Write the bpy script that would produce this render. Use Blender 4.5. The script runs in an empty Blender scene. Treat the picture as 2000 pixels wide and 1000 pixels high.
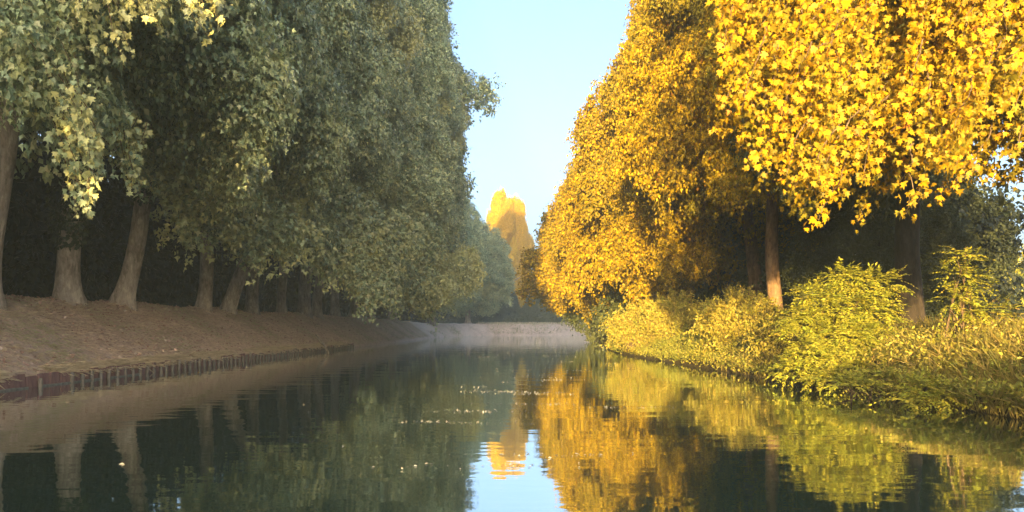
import bpy, math, random
import numpy as np
from mathutils import Vector, Matrix

# ------------------------------------------------------------------ camera, sky, sun, exposure
sc = bpy.context.scene
COL = sc.collection
R = math.radians
CAM_H, FPX = 1.6, 1570.0
cam_d = bpy.data.cameras.new("camera"); cam = bpy.data.objects.new("camera", cam_d); COL.objects.link(cam)
cam.location = (0, 0, CAM_H); cam.rotation_euler = (R(90), 0, 0)
cam_d.sensor_width = 36.0; cam_d.lens = 36.0 * FPX / 2000.0; cam_d.shift_y = 0.07
cam_d.clip_start = 0.1; cam_d.clip_end = 3000
sc.camera = cam

SUN_AZ, SUN_EL = R(8.5), R(4.2)      # light travels mostly away from the camera, a little to the right
world = bpy.data.worlds.new("World"); sc.world = world; world.use_nodes = True
wn = world.node_tree.nodes; wl = world.node_tree.links
bg = wn["Background"]; sky = wn.new("ShaderNodeTexSky"); sky.sky_type = 'NISHITA'; sky.sun_disc = False
sky.sun_elevation = SUN_EL; sky.sun_rotation = R(180) + SUN_AZ
sky.air_density = 0.45; sky.dust_density = 5.2; sky.ozone_density = 0.8
wl.new(sky.outputs[0], bg.inputs[0]); bg.inputs[1].default_value = 0.15
sd = bpy.data.lights.new("sun", 'SUN'); so = bpy.data.objects.new("sun", sd); COL.objects.link(so)
sd.energy = 2.9; sd.angle = R(0.6); sd.color = (1.0, 0.68, 0.24)
LDIR = Vector((math.sin(SUN_AZ) * math.cos(SUN_EL), math.cos(SUN_AZ) * math.cos(SUN_EL), -math.sin(SUN_EL)))
so.rotation_euler = LDIR.to_track_quat('-Z', 'Y').to_euler(); so.location = (-20, -60, 40)
sc.view_settings.view_transform = 'Standard'; sc.view_settings.look = 'None'
sc.view_settings.exposure = 2.88; sc.view_settings.gamma = 1.0
sc.render.engine = 'CYCLES'
cy = sc.cycles
cy.use_denoising = True; cy.max_bounces = 7; cy.diffuse_bounces = 4; cy.glossy_bounces = 3
cy.transmission_bounces = 5; cy.transparent_max_bounces = 8; cy.volume_bounces = 1
cy.use_adaptive_sampling = False; cy.sample_clamp_indirect = 6.0
cy.caustics_reflective = False; cy.caustics_refractive = False

# ------------------------------------------------------------------ helpers
def at(px, py, z):
    """picture point (2000 x 1000) at distance z along the view -> world"""
    return np.array([(px - 1000.0) * z / FPX, z, CAM_H + (640.0 - py) * z / FPX])

def rnd(seed): return np.random.default_rng(seed)
def unit(v): return v / np.maximum(np.linalg.norm(v, axis=-1, keepdims=True), 1e-9)

def mesh_np(name, V, T, mats, attrs=None, smooth=False, mat_idx=None):
    me = bpy.data.meshes.new(name)
    V = np.ascontiguousarray(V, dtype=np.float32); T = np.ascontiguousarray(T, dtype=np.int32)
    k = T.shape[1]
    me.vertices.add(len(V)); me.vertices.foreach_set("co", V.ravel())
    me.loops.add(T.size); me.loops.foreach_set("vertex_index", T.ravel())
    me.polygons.add(len(T)); me.polygons.foreach_set("loop_start", np.arange(0, T.size, k, dtype=np.int32))
    if mat_idx is not None: me.polygons.foreach_set("material_index", np.asarray(mat_idx, dtype=np.int32))
    me.polygons.foreach_set("use_smooth", np.full(len(T), smooth, dtype=bool))
    for an, av in (attrs or {}).items():
        a = me.attributes.new(an, 'FLOAT', 'FACE'); a.data.foreach_set("value", np.asarray(av, dtype=np.float32))
    for m in mats: me.materials.append(m)
    me.update(calc_edges=True)
    return me

def link(name, me, parent=None):
    o = bpy.data.objects.new(name, me); COL.objects.link(o)
    if parent: o.parent = parent
    return o
def tag(o, label=None, cat=None, group=None, kind=None):
    if label: o["label"] = label
    if cat: o["category"] = cat
    if group: o["group"] = group
    if kind: o["kind"] = kind
    return o
def thing(name, label, cat, loc, group=None, rotz=0.0, scale=(1, 1, 1)):
    o = bpy.data.objects.new(name, None); COL.objects.link(o)
    o.location = loc; o.rotation_euler = (0, 0, rotz); o.scale = scale; o.empty_display_size = 0.5
    return tag(o, label, cat, group)

# ------------------------------------------------------------------ materials
def new_mat(name):
    m = bpy.data.materials.new(name); m.use_nodes = True
    n = m.node_tree.nodes; l = m.node_tree.links
    for x in list(n): n.remove(x)
    out = n.new("ShaderNodeOutputMaterial")
    return m, n, l, out
def ramp(n, stops):
    r = n.new("ShaderNodeValToRGB"); e = r.color_ramp.elements
    while len(e) < len(stops): e.new(0.5)
    for i, (p, c) in enumerate(stops): e[i].position = p; e[i].color = (*c, 1)
    return r
def noise(n, l, scale, detail=4, rough=0.6, vec=None):
    t = n.new("ShaderNodeTexNoise"); t.inputs["Scale"].default_value = scale
    t.inputs["Detail"].default_value = detail; t.inputs["Roughness"].default_value = rough
    if vec: l.new(vec, t.inputs["Vector"])
    return t
def mixc(n, l, fac, a, b, mode='MIX'):
    x = n.new("ShaderNodeMix"); x.data_type = 'RGBA'; x.blend_type = mode
    if isinstance(fac, float): x.inputs[0].default_value = fac
    else: l.new(fac, x.inputs[0])
    for s, v in ((6, a), (7, b)):
        if isinstance(v, tuple): x.inputs[s].default_value = (*v, 1)
        else: l.new(v, x.inputs[s])
    return x.outputs[2]

def leaf_mat(name, stops, tint, transl=0.3, rough=0.5, spec=0.35, objvar=0.25):
    """leaf colour by leaf (leaf_rand), whole sprays drift to `tint` (spray_tint), each plant a little different"""
    m, n, l, out = new_mat(name)
    a = n.new("ShaderNodeAttribute"); a.attribute_name = "leaf_rand"
    r = ramp(n, stops); l.new(a.outputs["Fac"], r.inputs[0])
    b = n.new("ShaderNodeAttribute"); b.attribute_name = "spray_tint"
    c = mixc(n, l, b.outputs["Fac"], r.outputs[0], tint)
    oi = n.new("ShaderNodeObjectInfo")
    hs = n.new("ShaderNodeHueSaturation")
    mr = n.new("ShaderNodeMapRange"); l.new(oi.outputs["Random"], mr.inputs[0])
    mr.inputs[3].default_value = 1 - objvar * .5; mr.inputs[4].default_value = 1 + objvar * .5
    l.new(mr.outputs[0], hs.inputs["Value"]); l.new(c, hs.inputs["Color"])
    p = n.new("ShaderNodeBsdfPrincipled"); p.inputs["Roughness"].default_value = rough
    p.inputs["Specular IOR Level"].default_value = spec
    l.new(hs.outputs[0], p.inputs["Base Color"])
    t = n.new("ShaderNodeBsdfTranslucent"); l.new(hs.outputs[0], t.inputs[0])
    mx = n.new("ShaderNodeMixShader"); mx.inputs[0].default_value = transl
    l.new(p.outputs[0], mx.inputs[1]); l.new(t.outputs[0], mx.inputs[2]); l.new(mx.outputs[0], out.inputs[0])
    return m

M = {}
M['leaf_green'] = leaf_mat("plane_leaf_green", [(0, (.11, .17, .10)), (.5, (.30, .40, .235)), (.85, (.43, .51, .29)), (1, (.58, .57, .33))], (.57, .55, .22), .14, .40, .5)
M['leaf_gold'] = leaf_mat("plane_leaf_gold", [(0, (.14, .11, .012)), (.3, (.36, .245, .006)), (.7, (.54, .35, .006)), (.93, (.62, .42, .012)), (1, (.36, .13, .02))], (.23, .20, .02), .2, .5, .2)
M['leaf_gold_near'] = leaf_mat("plane_leaf_gold_near", [(0, (.14, .11, .012)), (.3, (.31, .19, .006)), (.7, (.46, .265, .006)), (.93, (.54, .33, .010)), (1, (.36, .13, .02))], (.23, .20, .02), .2, .5, .2)
M['leaf_yellow'] = leaf_mat("leaf_bright_yellow", [(0, (.45, .28, .006)), (.6, (.66, .43, .006)), (1, (.72, .50, .02))], (.60, .45, .02), .25, .5, .15)
M['leaf_olive_shade'] = leaf_mat("plane_leaf_olive_shade", [(0, (.06, .07, .03)), (.6, (.11, .12, .045)), (1, (.17, .16, .05))], (.14, .15, .05), .2)  # olive darkened in colour, standing in for the nearest tree's shadow
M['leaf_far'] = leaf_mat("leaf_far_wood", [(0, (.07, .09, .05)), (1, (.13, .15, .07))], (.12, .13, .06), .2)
M['leaf_dark_shade'] = leaf_mat("leaf_wood_shade", [(0, (.014, .022, .016)), (1, (.03, .04, .025))], (.03, .035, .02), .15)  # leaf colour taken near black to imitate deep shade in the woods
M['leaf_shade'] = leaf_mat("leaf_shade_green", [(0, (.05, .07, .025)), (1, (.11, .13, .045))], (.10, .11, .04), .2)  # darker green for shaded plants, the shade is put into the leaf colour
M['leaf_ivy'] = leaf_mat("leaf_ivy", [(0, (.025, .04, .02)), (1, (.06, .08, .04))], (.05, .07, .03), .1)
M['leaf_bush'] = leaf_mat("leaf_bush", [(0, (.20, .22, .025)), (.6, (.42, .39, .04)), (1, (.55, .46, .07))], (.28, .33, .04), .25)
M['leaf_willow'] = leaf_mat("leaf_willow", [(0, (.26, .22, .035)), (.6, (.50, .40, .06)), (1, (.58, .42, .08))], (.34, .36, .05), .25)
M['leaf_under'] = leaf_mat("leaf_undergrowth", [(0, (.14, .16, .025)), (.5, (.36, .32, .04)), (.85, (.50, .39, .07)), (1, (.48, .30, .10))], (.24, .28, .04), .25)
M['grass_dry'] = leaf_mat("grass_dry", [(0, (.48, .38, .28)), (.6, (.70, .57, .43)), (1, (.80, .68, .52))], (.40, .41, .22), .4, .7, .15)
M['grass_gold'] = leaf_mat("grass_gold", [(0, (.28, .23, .06)), (.6, (.46, .37, .11)), (1, (.56, .44, .17))], (.24, .26, .06), .25, .6, .2)
M['litter'] = leaf_mat("leaf_litter", [(0, (.26, .15, .11)), (.35, (.46, .29, .22)), (.8, (.62, .45, .37)), (1, (.80, .70, .60))], (.52, .36, .29), .1, .6, .3)
M['float'] = leaf_mat("floating_leaf", [(0, (.16, .15, .11)), (.6, (.27, .26, .22)), (1, (.42, .42, .40))], (.28, .28, .26), .1, .35, .5)

def bark_mat(name, dark, mid, light, scale=1.0):
    m, n, l, out = new_mat(name)
    tc = n.new("ShaderNodeTexCoord"); mp = n.new("ShaderNodeMapping"); mp.inputs["Scale"].default_value = (1, 1, .35)
    l.new(tc.outputs["Object"], mp.inputs[0])
    n1 = noise(n, l, 3.2 * scale, 5, .65, mp.outputs[0]); n2 = noise(n, l, 11 * scale, 6, .7, mp.outputs[0])
    r1 = ramp(n, [(.38, dark), (.47, mid), (.56, mid), (.62, light)]); l.new(n1.outputs[0], r1.inputs[0])
    r2 = ramp(n, [(.3, (.55, .55, .55)), (.7, (1.15, 1.15, 1.15))]); l.new(n2.outputs[0], r2.inputs[0])
    c = mixc(n, l, 1.0, r1.outputs[0], r2.outputs[0], 'MULTIPLY')
    p = n.new("ShaderNodeBsdfPrincipled"); p.inputs["Roughness"].default_value = .85; p.inputs["Specular IOR Level"].default_value = .2
    l.new(c, p.inputs["Base Color"])
    b = n.new("ShaderNodeBump"); b.inputs["Strength"].default_value = .7; b.inputs["Distance"].default_value = .05
    l.new(n2.outputs[0], b.inputs["Height"]); l.new(b.outputs[0], p.inputs["Normal"]); l.new(p.outputs[0], out.inputs[0])
    return m
M['bark_grey'] = bark_mat("bark_grey", (.24, .20, .17), (.38, .33, .28), (.52, .46, .39))
M['bark_brown'] = bark_mat("bark_brown", (.14, .085, .05), (.26, .165, .10), (.36, .25, .16))
M['bark_dark_shade'] = bark_mat("bark_dark_shade", (.025, .02, .016), (.045, .035, .028), (.07, .055, .045))  # the dark of a deeply shaded trunk is put into the bark colour
M['twig'] = bark_mat("twig", (.10, .07, .04), (.19, .13, .08), (.28, .2, .12), 4)
M['dead_wood'] = bark_mat("dead_wood", (.22, .18, .14), (.38, .33, .27), (.5, .45, .38), 3)

# ------------------------------------------------------------------ leaf clouds
def tmpl_plane():       # five lobed plane leaf
    o = [(0, 0), (-.22, -.04), (-.52, .16), (-.27, .33), (-.46, .70), (-.16, .58), (0, 1.05), (.16, .58), (.46, .70), (.27, .33), (.52, .16), (.22, -.04)]
    V = [(0, .32, 0)] + [(u, v, .10 * abs(u) - .12 * (v - .3) ** 2) for u, v in o]
    T = [(0, i, i % 12 + 1) for i in range(1, 13)]
    return np.array(V, float), np.array(T)
def tmpl_mid():         # three lobed
    o = [(0, 0), (-.5, .30), (-.2, .46), (0, 1.0), (.2, .46), (.5, .30)]
    V = [(u, v, .14 * abs(u) - .1 * v * v) for u, v in o]
    return np.array(V, float), np.array([(0, 2, 1), (0, 3, 2), (0, 4, 3), (0, 5, 4)])
def tmpl_low():
    V = [(0, 0, 0), (-.42, .48, .1), (0, 1, -.06), (.42, .48, .1)]
    return np.array(V, float), np.array([(0, 2, 1), (0, 3, 2)])
def tmpl_lance(w=.16):
    V = [(0, 0, 0), (-w, .4, .04), (0, 1, -.08), (w, .4, .04)]
    return np.array(V, float), np.array([(0, 2, 1), (0, 3, 2)])
PLANE, MID, LOW, LANCE, OVAL = tmpl_plane(), tmpl_mid(), tmpl_low(), tmpl_lance(.13), tmpl_lance(.24)

class Leaves:
    def __init__(s): s.V = []; s.T = []; s.r = []; s.t = []; s.n = 0
    def add(s, pos, tip, nrm, size, tmpl, rng, tint=0.0):
        N = len(pos)
        if N == 0: return
        TV, TT = tmpl
        t = unit(tip); b = unit(np.cross(nrm, t)); n = np.cross(t, b)
        size = np.broadcast_to(np.asarray(size, float), (N,))[:, None, None]
        V = pos[:, None, :] + size * (TV[None, :, 0:1] * b[:, None, :] + TV[None, :, 1:2] * t[:, None, :] + TV[None, :, 2:3] * n[:, None, :])
        K = len(TV)
        s.V.append(V.reshape(-1, 3).astype(np.float32))
        s.T.append((TT[None] + (s.n + K * np.arange(N))[:, None, None]).reshape(-1, 3).astype(np.int32))
        s.n += N * K
        s.r.append(np.repeat(rng.random(N), len(TT)))
        s.t.append(np.repeat(np.broadcast_to(np.asarray(tint, float), (N,)), len(TT)))
    def mesh(s, name, mat):
        return mesh_np(name, np.concatenate(s.V), np.concatenate(s.T), [mat],
                       {"leaf_rand": np.concatenate(s.r), "spray_tint": np.clip(np.concatenate(s.t), 0, 1)})

def add_clump(L, rng, c, rad, rho, size, tmpl, droop=.6, out=None, per=9, tint=0., shell=.55):
    """a spray-covered lump of foliage: short drooping sprays rooted in its shell, leaves shingled along them"""
    rad = np.asarray(rad, float)
    area = 4 * math.pi * ((rad[0] * rad[1]) ** 1.6 / 3 + (rad[0] * rad[2]) ** 1.6 / 3 + (rad[1] * rad[2]) ** 1.6 / 3) ** (1 / 1.6)
    ns = max(3, int(area * rho / per))
    d = unit(rng.normal(size=(ns, 3)))
    if out is not None:                               # more of them on the outer side
        flip = (d @ out < -.25) & (rng.random(ns) < .75); d[flip] *= -1
    d = unit(d + np.array([0, 0, .12]))
    lump = 1 + .22 * np.sin(d[:, 0] * 5 + c[0] * 3) * np.sin(d[:, 2] * 6 + c[2] * 2) + .12 * rng.normal(size=ns)
    base = np.asarray(c) + d * rad * (shell + (1 - shell) * np.sqrt(rng.random((ns, 1)))) * lump[:, None]
    ax = unit(d * np.array([1, 1, .45]) + np.array([0, 0, -droop]) + .35 * rng.normal(size=(ns, 3)))
    ln = size * (1.5 + 2.6 * rng.random((ns, 1)))
    u = rng.random((ns, per))
    pos = base[:, None, :] + ax[:, None, :] * (ln * u)[:, :, None] + rng.normal(size=(ns, per, 3)) * size * .45
    tip = ax[:, None, :] * .45 + np.array([0, 0, -.55]) + .55 * rng.normal(size=(ns, per, 3))
    nrm = d[:, None, :] * .75 + np.array([0, 0, .5]) + .5 * rng.normal(size=(ns, per, 3))
    sz = size * (.7 + .5 * rng.random(ns * per))
    tt = np.repeat(np.clip(tint + .22 * rng.normal(size=ns), 0, 1), per)
    L.add(pos.reshape(-1, 3), tip.reshape(-1, 3), nrm.reshape(-1, 3), sz, tmpl, rng, tt)

def tube(path, rad, seg=10, flute=0.0, seed=0, cap=True):
    """tapered tube along a polyline -> verts, quads"""
    P = np.asarray(path, float); rad = np.asarray(rad, float); n = len(P); rng = rnd(seed)
    tg = unit(np.gradient(P, axis=0)); ref = np.array([1, .13, 0.07]) if abs(tg[0][2]) > .5 else np.array([0, .1, 1.])
    a = unit(np.cross(tg, ref)); b = np.cross(tg, a)
    th = np.linspace(0, 2 * math.pi, seg, endpoint=False)
    ph = rng.random(3) * 6.28
    fl = 1 + np.broadcast_to(np.asarray(flute, float), (n,))[:, None] * (np.sin(3 * th + ph[0]) * .5 + np.sin(5 * th + ph[1]) * .35 + .3 * np.sin(2 * th + ph[2]))[None]
    V = P[:, None, :] + (rad[:, None] * fl)[:, :, None] * (np.cos(th)[None, :, None] * a[:, None, :] + np.sin(th)[None, :, None] * b[:, None, :])
    F = []
    for i in range(n - 1):
        for j in range(seg):
            k = (j + 1) % seg
            F.append((i * seg + j, i * seg + k, (i + 1) * seg + k, (i + 1) * seg + j))
    return V.reshape(-1, 3), np.array(F)
def tubes_mesh(name, parts, mat):
    V = []; F = []; n = 0
    for v, f in parts: V.append(v); F.append(f + n); n += len(v)
    return mesh_np(name, np.concatenate(V), np.concatenate(F), [mat], smooth=True)
def bez(p0, p1, p2, n):
    t = np.linspace(0, 1, n)[:, None]; p0, p1, p2 = map(np.asarray, (p0, p1, p2))
    return (1 - t) ** 2 * p0 + 2 * t * (1 - t) * p1 + t * t * p2

# ------------------------------------------------------------------ the ground and the water
LEFT = np.array([(-13.2, -90), (-12.9, 20), (-12.8, 30), (-12.8, 56), (-12.4, 90), (-12.0, 126), (-11.3, 146), (-8.5, 155), (-4, 160), (12.8, 167), (60, 178), (300, 235)], float)
RIGHT = np.array([(9.3, -90), (9.0, 5), (8.8, 14.6), (8.6, 19.3), (7.9, 24.6), (7.5, 33.5), (6.6, 50), (8, 75), (9.5, 100), (12, 122), (20, 139), (60, 152), (300, 208)], float)
def seg_dist(P, line):
    best = np.full(len(P), 1e9)
    for a, b in zip(line[:-1], line[1:]):
        ab = b - a; t = np.clip(((P - a) @ ab) / (ab @ ab), 0, 1)
        best = np.minimum(best, np.linalg.norm(P - (a + t[:, None] * ab), axis=1))
    return best
def inside(P, poly):
    c = np.zeros(len(P), bool); n = len(poly)
    for i in range(n):
        (x1, y1), (x2, y2) = poly[i], poly[i - 1]
        c ^= ((y1 > P[:, 1]) != (y2 > P[:, 1])) & (P[:, 0] < (x2 - x1) * (P[:, 1] - y1) / (y2 - y1 + 1e-12) + x1)
    return c
POLY = np.concatenate([LEFT, RIGHT[::-1]])
def wob(P, s, seed):
    r = rnd(seed); v = 0
    for k in range(5):
        f = r.normal(size=2) * s; v = v + np.sin(P @ f + r.random() * 6.28)
    return v / 5
def ground_h(P):
    P = np.asarray(P, float); dl = seg_dist(P, LEFT); dr = seg_dist(P, RIGHT); ins = inside(P, POLY)
    left = dl < dr
    hl = np.interp(dl, [0, .35, 1, 2, 3, 3.7, 4.4, 6, 12, 900], [-.15, .36, .78, 1.5, 2.15, 2.5, 2.66, 2.72, 2.8, 2.9])
    hl = hl + np.clip(dl - .4, 0, 2) * .07 * (wob(P, 1.1, 3) + .6 * wob(P, 2.6, 4))
    far = np.clip((P[:, 1] - 120) / 30, 0, 1)
    hl = np.where(dl > .35, hl * (1 - .12 * far), hl)
    hr = np.interp(dr, [0, .4, 1.2, 2.5, 5, 900], [-.12, .35, .75, 1.05, 1.25, 1.6]) + np.clip(dr - .3, 0, 1) * .10 * wob(P, 1.3, 5)
    hi = -.15 - .5 * np.minimum(np.minimum(dl, dr), 3)
    return np.where(ins, hi, np.where(left, hl, hr))
def gz(x, y): return float(ground_h([(x, y)])[0])

xs = np.concatenate([np.linspace(-420, -60, 13), np.linspace(-50, -24, 10), np.arange(-22, 26, .4), np.linspace(27, 60, 14), np.linspace(80, 420, 12)])
ys = np.concatenate([np.linspace(-90, -12, 14), np.arange(-10, 70, .5), np.arange(70, 200, 1.0), np.linspace(205, 420, 16)])
GX, GY = np.meshgrid(xs, ys); PP = np.stack([GX.ravel(), GY.ravel()], 1)
GV = np.column_stack([PP, ground_h(PP)])
nx, ny = len(xs), len(ys)
ii, jj = np.meshgrid(np.arange(ny - 1), np.arange(nx - 1), indexing='ij'); q = (ii * nx + jj).ravel()
GF = np.stack([q, q + 1, q + nx + 1, q + nx], 1)

m, n, l, out = new_mat("ground_soil")
geo = n.new("ShaderNodeNewGeometry"); sx = n.new("ShaderNodeSeparateXYZ"); l.new(geo.outputs["Position"], sx.inputs[0])
n1 = noise(n, l, .55, 5, .65, geo.outputs["Position"]); n2 = noise(n, l, 5.5, 6, .7, geo.outputs["Position"]); n3 = noise(n, l, 28, 4, .7, geo.outputs["Position"])
r1 = ramp(n, [(.32, (.56, .44, .36)), (.45, (.68, .54, .45)), (.56, (.76, .61, .52)), (.68, (.66, .58, .44))]); l.new(n1.outputs[0], r1.inputs[0])
r2 = ramp(n, [(.3, (.62, .6, .58)), (.7, (1.2, 1.18, 1.15))]); l.new(n2.outputs[0], r2.inputs[0])
dry = mixc(n, l, 1.0, r1.outputs[0], r2.outputs[0], 'MULTIPLY')
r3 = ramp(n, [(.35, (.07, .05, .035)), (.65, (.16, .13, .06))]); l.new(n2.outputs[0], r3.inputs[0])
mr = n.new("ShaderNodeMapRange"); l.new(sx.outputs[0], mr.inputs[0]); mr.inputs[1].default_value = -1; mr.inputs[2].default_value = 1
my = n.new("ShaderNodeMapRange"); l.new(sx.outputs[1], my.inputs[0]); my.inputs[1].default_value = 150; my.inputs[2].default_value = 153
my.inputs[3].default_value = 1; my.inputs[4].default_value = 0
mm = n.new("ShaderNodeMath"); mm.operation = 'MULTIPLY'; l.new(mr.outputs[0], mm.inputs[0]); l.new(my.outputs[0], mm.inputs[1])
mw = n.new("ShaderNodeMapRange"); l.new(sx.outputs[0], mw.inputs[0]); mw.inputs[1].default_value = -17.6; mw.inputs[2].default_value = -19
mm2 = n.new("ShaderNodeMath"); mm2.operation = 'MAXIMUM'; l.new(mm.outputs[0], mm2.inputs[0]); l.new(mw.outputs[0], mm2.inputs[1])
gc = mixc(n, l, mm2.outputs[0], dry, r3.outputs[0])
p = n.new("ShaderNodeBsdfPrincipled"); p.inputs["Roughness"].default_value = .95; p.inputs["Specular IOR Level"].default_value = .1
l.new(gc, p.inputs["Base Color"]); b = n.new("ShaderNodeBump"); b.inputs["Distance"].default_value = .08; b.inputs["Strength"].default_value = .8
l.new(n3.outputs[0], b.inputs["Height"]); l.new(b.outputs[0], p.inputs["Normal"]); l.new(p.outputs[0], out.inputs[0])
M['ground'] = m
tag(link("ground", mesh_np("ground", GV, GF, [m], smooth=True)), kind="structure")

m, n, l, out = new_mat("canal_water")
geo = n.new("ShaderNodeNewGeometry")
def wave(sx_, sy_, sc_, det):
    mp = n.new("ShaderNodeMapping"); mp.inputs["Scale"].default_value = (sx_, sy_, 1); l.new(geo.outputs["Position"], mp.inputs[0])
    return noise(n, l, sc_, det, .5, mp.outputs[0]).outputs[0]
w1 = wave(.35, 1.0, 1.1, 2); w2 = wave(.5, 1.0, 5.5, 2)
patch = wave(.10, .18, 1.0, 2); pr = n.new("ShaderNodeMapRange"); l.new(patch, pr.inputs[0])
pr.inputs[1].default_value = .42; pr.inputs[2].default_value = .62; pr.inputs[3].default_value = .25; pr.inputs[4].default_value = 1.0
m2 = n.new("ShaderNodeMath"); m2.operation = 'MULTIPLY'; l.new(w2, m2.inputs[0]); l.new(pr.outputs[0], m2.inputs[1])
m3 = n.new("ShaderNodeMath"); m3.operation = 'MULTIPLY_ADD'; l.new(m2.outputs[0], m3.inputs[0]); m3.inputs[1].default_value = .16; l.new(w1, m3.inputs[2])
b = n.new("ShaderNodeBump"); b.inputs["Strength"].default_value = 1.0; b.inputs["Distance"].default_value = .0075
l.new(m3.outputs[0], b.inputs["Height"])
df = n.new("ShaderNodeBsdfDiffuse"); df.inputs["Color"].default_value = (.012, .040, .034, 1)
gl = n.new("ShaderNodeBsdfGlossy"); gl.inputs["Color"].default_value = (.93, .96, .95, 1); gl.inputs["Roughness"].default_value = .03
lw = n.new("ShaderNodeLayerWeight"); lw.inputs["Blend"].default_value = .5
pw = n.new("ShaderNodeMath"); pw.operation = 'POWER'; pw.inputs[1].default_value = 1.5; l.new(lw.outputs["Facing"], pw.inputs[0])
fr = n.new("ShaderNodeMapRange"); l.new(pw.outputs[0], fr.inputs[0]); fr.inputs[3].default_value = .05; fr.inputs[4].default_value = 1.0
mx = n.new("ShaderNodeMixShader"); l.new(fr.outputs[0], mx.inputs[0]); l.new(df.outputs[0], mx.inputs[1]); l.new(gl.outputs[0], mx.inputs[2])
l.new(b.outputs[0], gl.inputs["Normal"]); l.new(mx.outputs[0], out.inputs[0])
M['water'] = m
WV = np.array([(-40, -89, 0), (299, -89, 0), (299, 240, 0), (-40, 240, 0)], float)
tag(link("water", mesh_np("water", WV, np.array([[0, 1, 2, 3]]), [m])), kind="structure")

# ------------------------------------------------------------------ crowns (shared meshes, local: +X leans over the canal, -Y faces the camera)
COLUMN = ([0, .12, .35, .7, .88, 1], [.80, .95, 1.0, .92, .66, .22])
DOME = ([0, .12, .3, .5, .7, .88, 1], [.80, 1.0, .98, .82, .60, .36, .12])
def crown(name, seed, H, zb, nb, nc, rho, size, tmpl, shape, R0=8.4, shift=2.0, mat='leaf_green', cr=(.75, 1.25), deep=24):
    """boughs on the crown's envelope, each carrying several spray-covered clumps; gaps stay between the boughs"""
    rng = rnd(seed); L = Leaves(); bs = []; tries = 0
    def prof(t): return R0 * np.interp(t, *shape)
    while len(bs) < nb and tries < nb * 60:
        tries += 1
        t = rng.random() ** .95; th = rng.random() * 2 * math.pi; d = np.array([math.cos(th), math.sin(th)])
        if d @ np.array([.75, -.65]) < -.15 and rng.random() < .72: continue
        z = zb + 1.6 + t * (H - zb - 2.6); rr = prof(t) * rng.uniform(.60, .80)
        c = np.array([shift * (1 - .5 * t) + rr * d[0], rr * d[1], z])
        if any(np.linalg.norm((c - q_) * [1, 1, .9]) < 2.3 for q_ in bs): continue
        bs.append(c)
        a = prof(t) * .30 * rng.uniform(.8, 1.25) + .5; lat = rng.uniform(1.5, 2.6) * (1 - .3 * t); ver = rng.uniform(1.3, 2.5)
        btint = rng.uniform(.45, .85) if rng.random() < .3 else max(0., rng.normal(.02, .15)); side = np.array([-d[1], d[0], 0]); out = np.array([d[0], d[1], 0])
        for k in range(nc):
            v = unit(rng.normal(size=3)); v[0] = abs(v[0]) * 1.1 - .25
            p_ = c + out * v[0] * a + side * v[1] * lat + np.array([0, 0, v[2] * ver - .35 * max(0, v[0]) ** 2 * ver])
            r = rng.uniform(*cr)
            add_clump(L, rng, p_, (r, r, r * (1.75 if rng.random() < .3 else 1.1)), rho, size, tmpl, droop=.75, out=np.array([d[0], d[1], .2]), tint=max(0, btint + rng.normal(0, .14)))
        add_clump(L, rng, c - out * a * .4, (lat * .9, lat * .9, ver * .8), 16, size * 1.25, LOW, tint=0)
    for k in range(deep):                              # deep foliage behind the outer boughs
        t = rng.random() * .95; th = rng.random() * 6.28; rr = prof(t) * .42 * rng.random() ** .5
        add_clump(L, rng, (shift * .6 + rr * math.cos(th), rr * math.sin(th), zb + 2.2 + t * (H - zb - 3)), (2.4, 2.4, 2.6), 13.0, size * 1.4, LOW, tint=0)
    return L.mesh(name, M[mat])

CR = {}
CR['col_a'] = crown("crown_column_one", 11, 34, 4.6, 44, 8, 62, .205, MID, COLUMN, 8.2)
CR['col_b'] = crown("crown_column_two", 12, 35, 5.0, 46, 8, 62, .205, MID, COLUMN, 8.7)
CR['col_far'] = crown("crown_column_far", 13, 35, 4.0, 50, 7, 34, .30, LOW, COLUMN, 8.7)
CR['round_far'] = crown("crown_round_far", 14, 35, 5.0, 46, 7, 34, .36, LOW, ([0, .2, .5, .78, .93, 1], [.7, 1, 1, .92, .66, .3]), 8.7, 0, cr=(1.5, 2.3), deep=20)
CR['dome_a'] = crown("crown_dome_one", 21, 25, 3.6, 40, 8, 64, .20, MID, DOME, 8.6, 2.2, 'leaf_gold')
CR['dome_b'] = crown("crown_dome_two", 22, 27, 3.2, 44, 8, 48, .25, LOW, DOME, 8.8, 2.2, 'leaf_gold')
CR['dome_far'] = crown("crown_dome_far", 23, 26, 2.6, 42, 7, 30, .34, LOW, DOME, 8.6, 2.2, 'leaf_gold')
CR['high'] = crown("crown_high", 24, 24, 5.5, 34, 7, 60, .20, LOW, DOME, 7.5, 0, 'leaf_gold')

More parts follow.
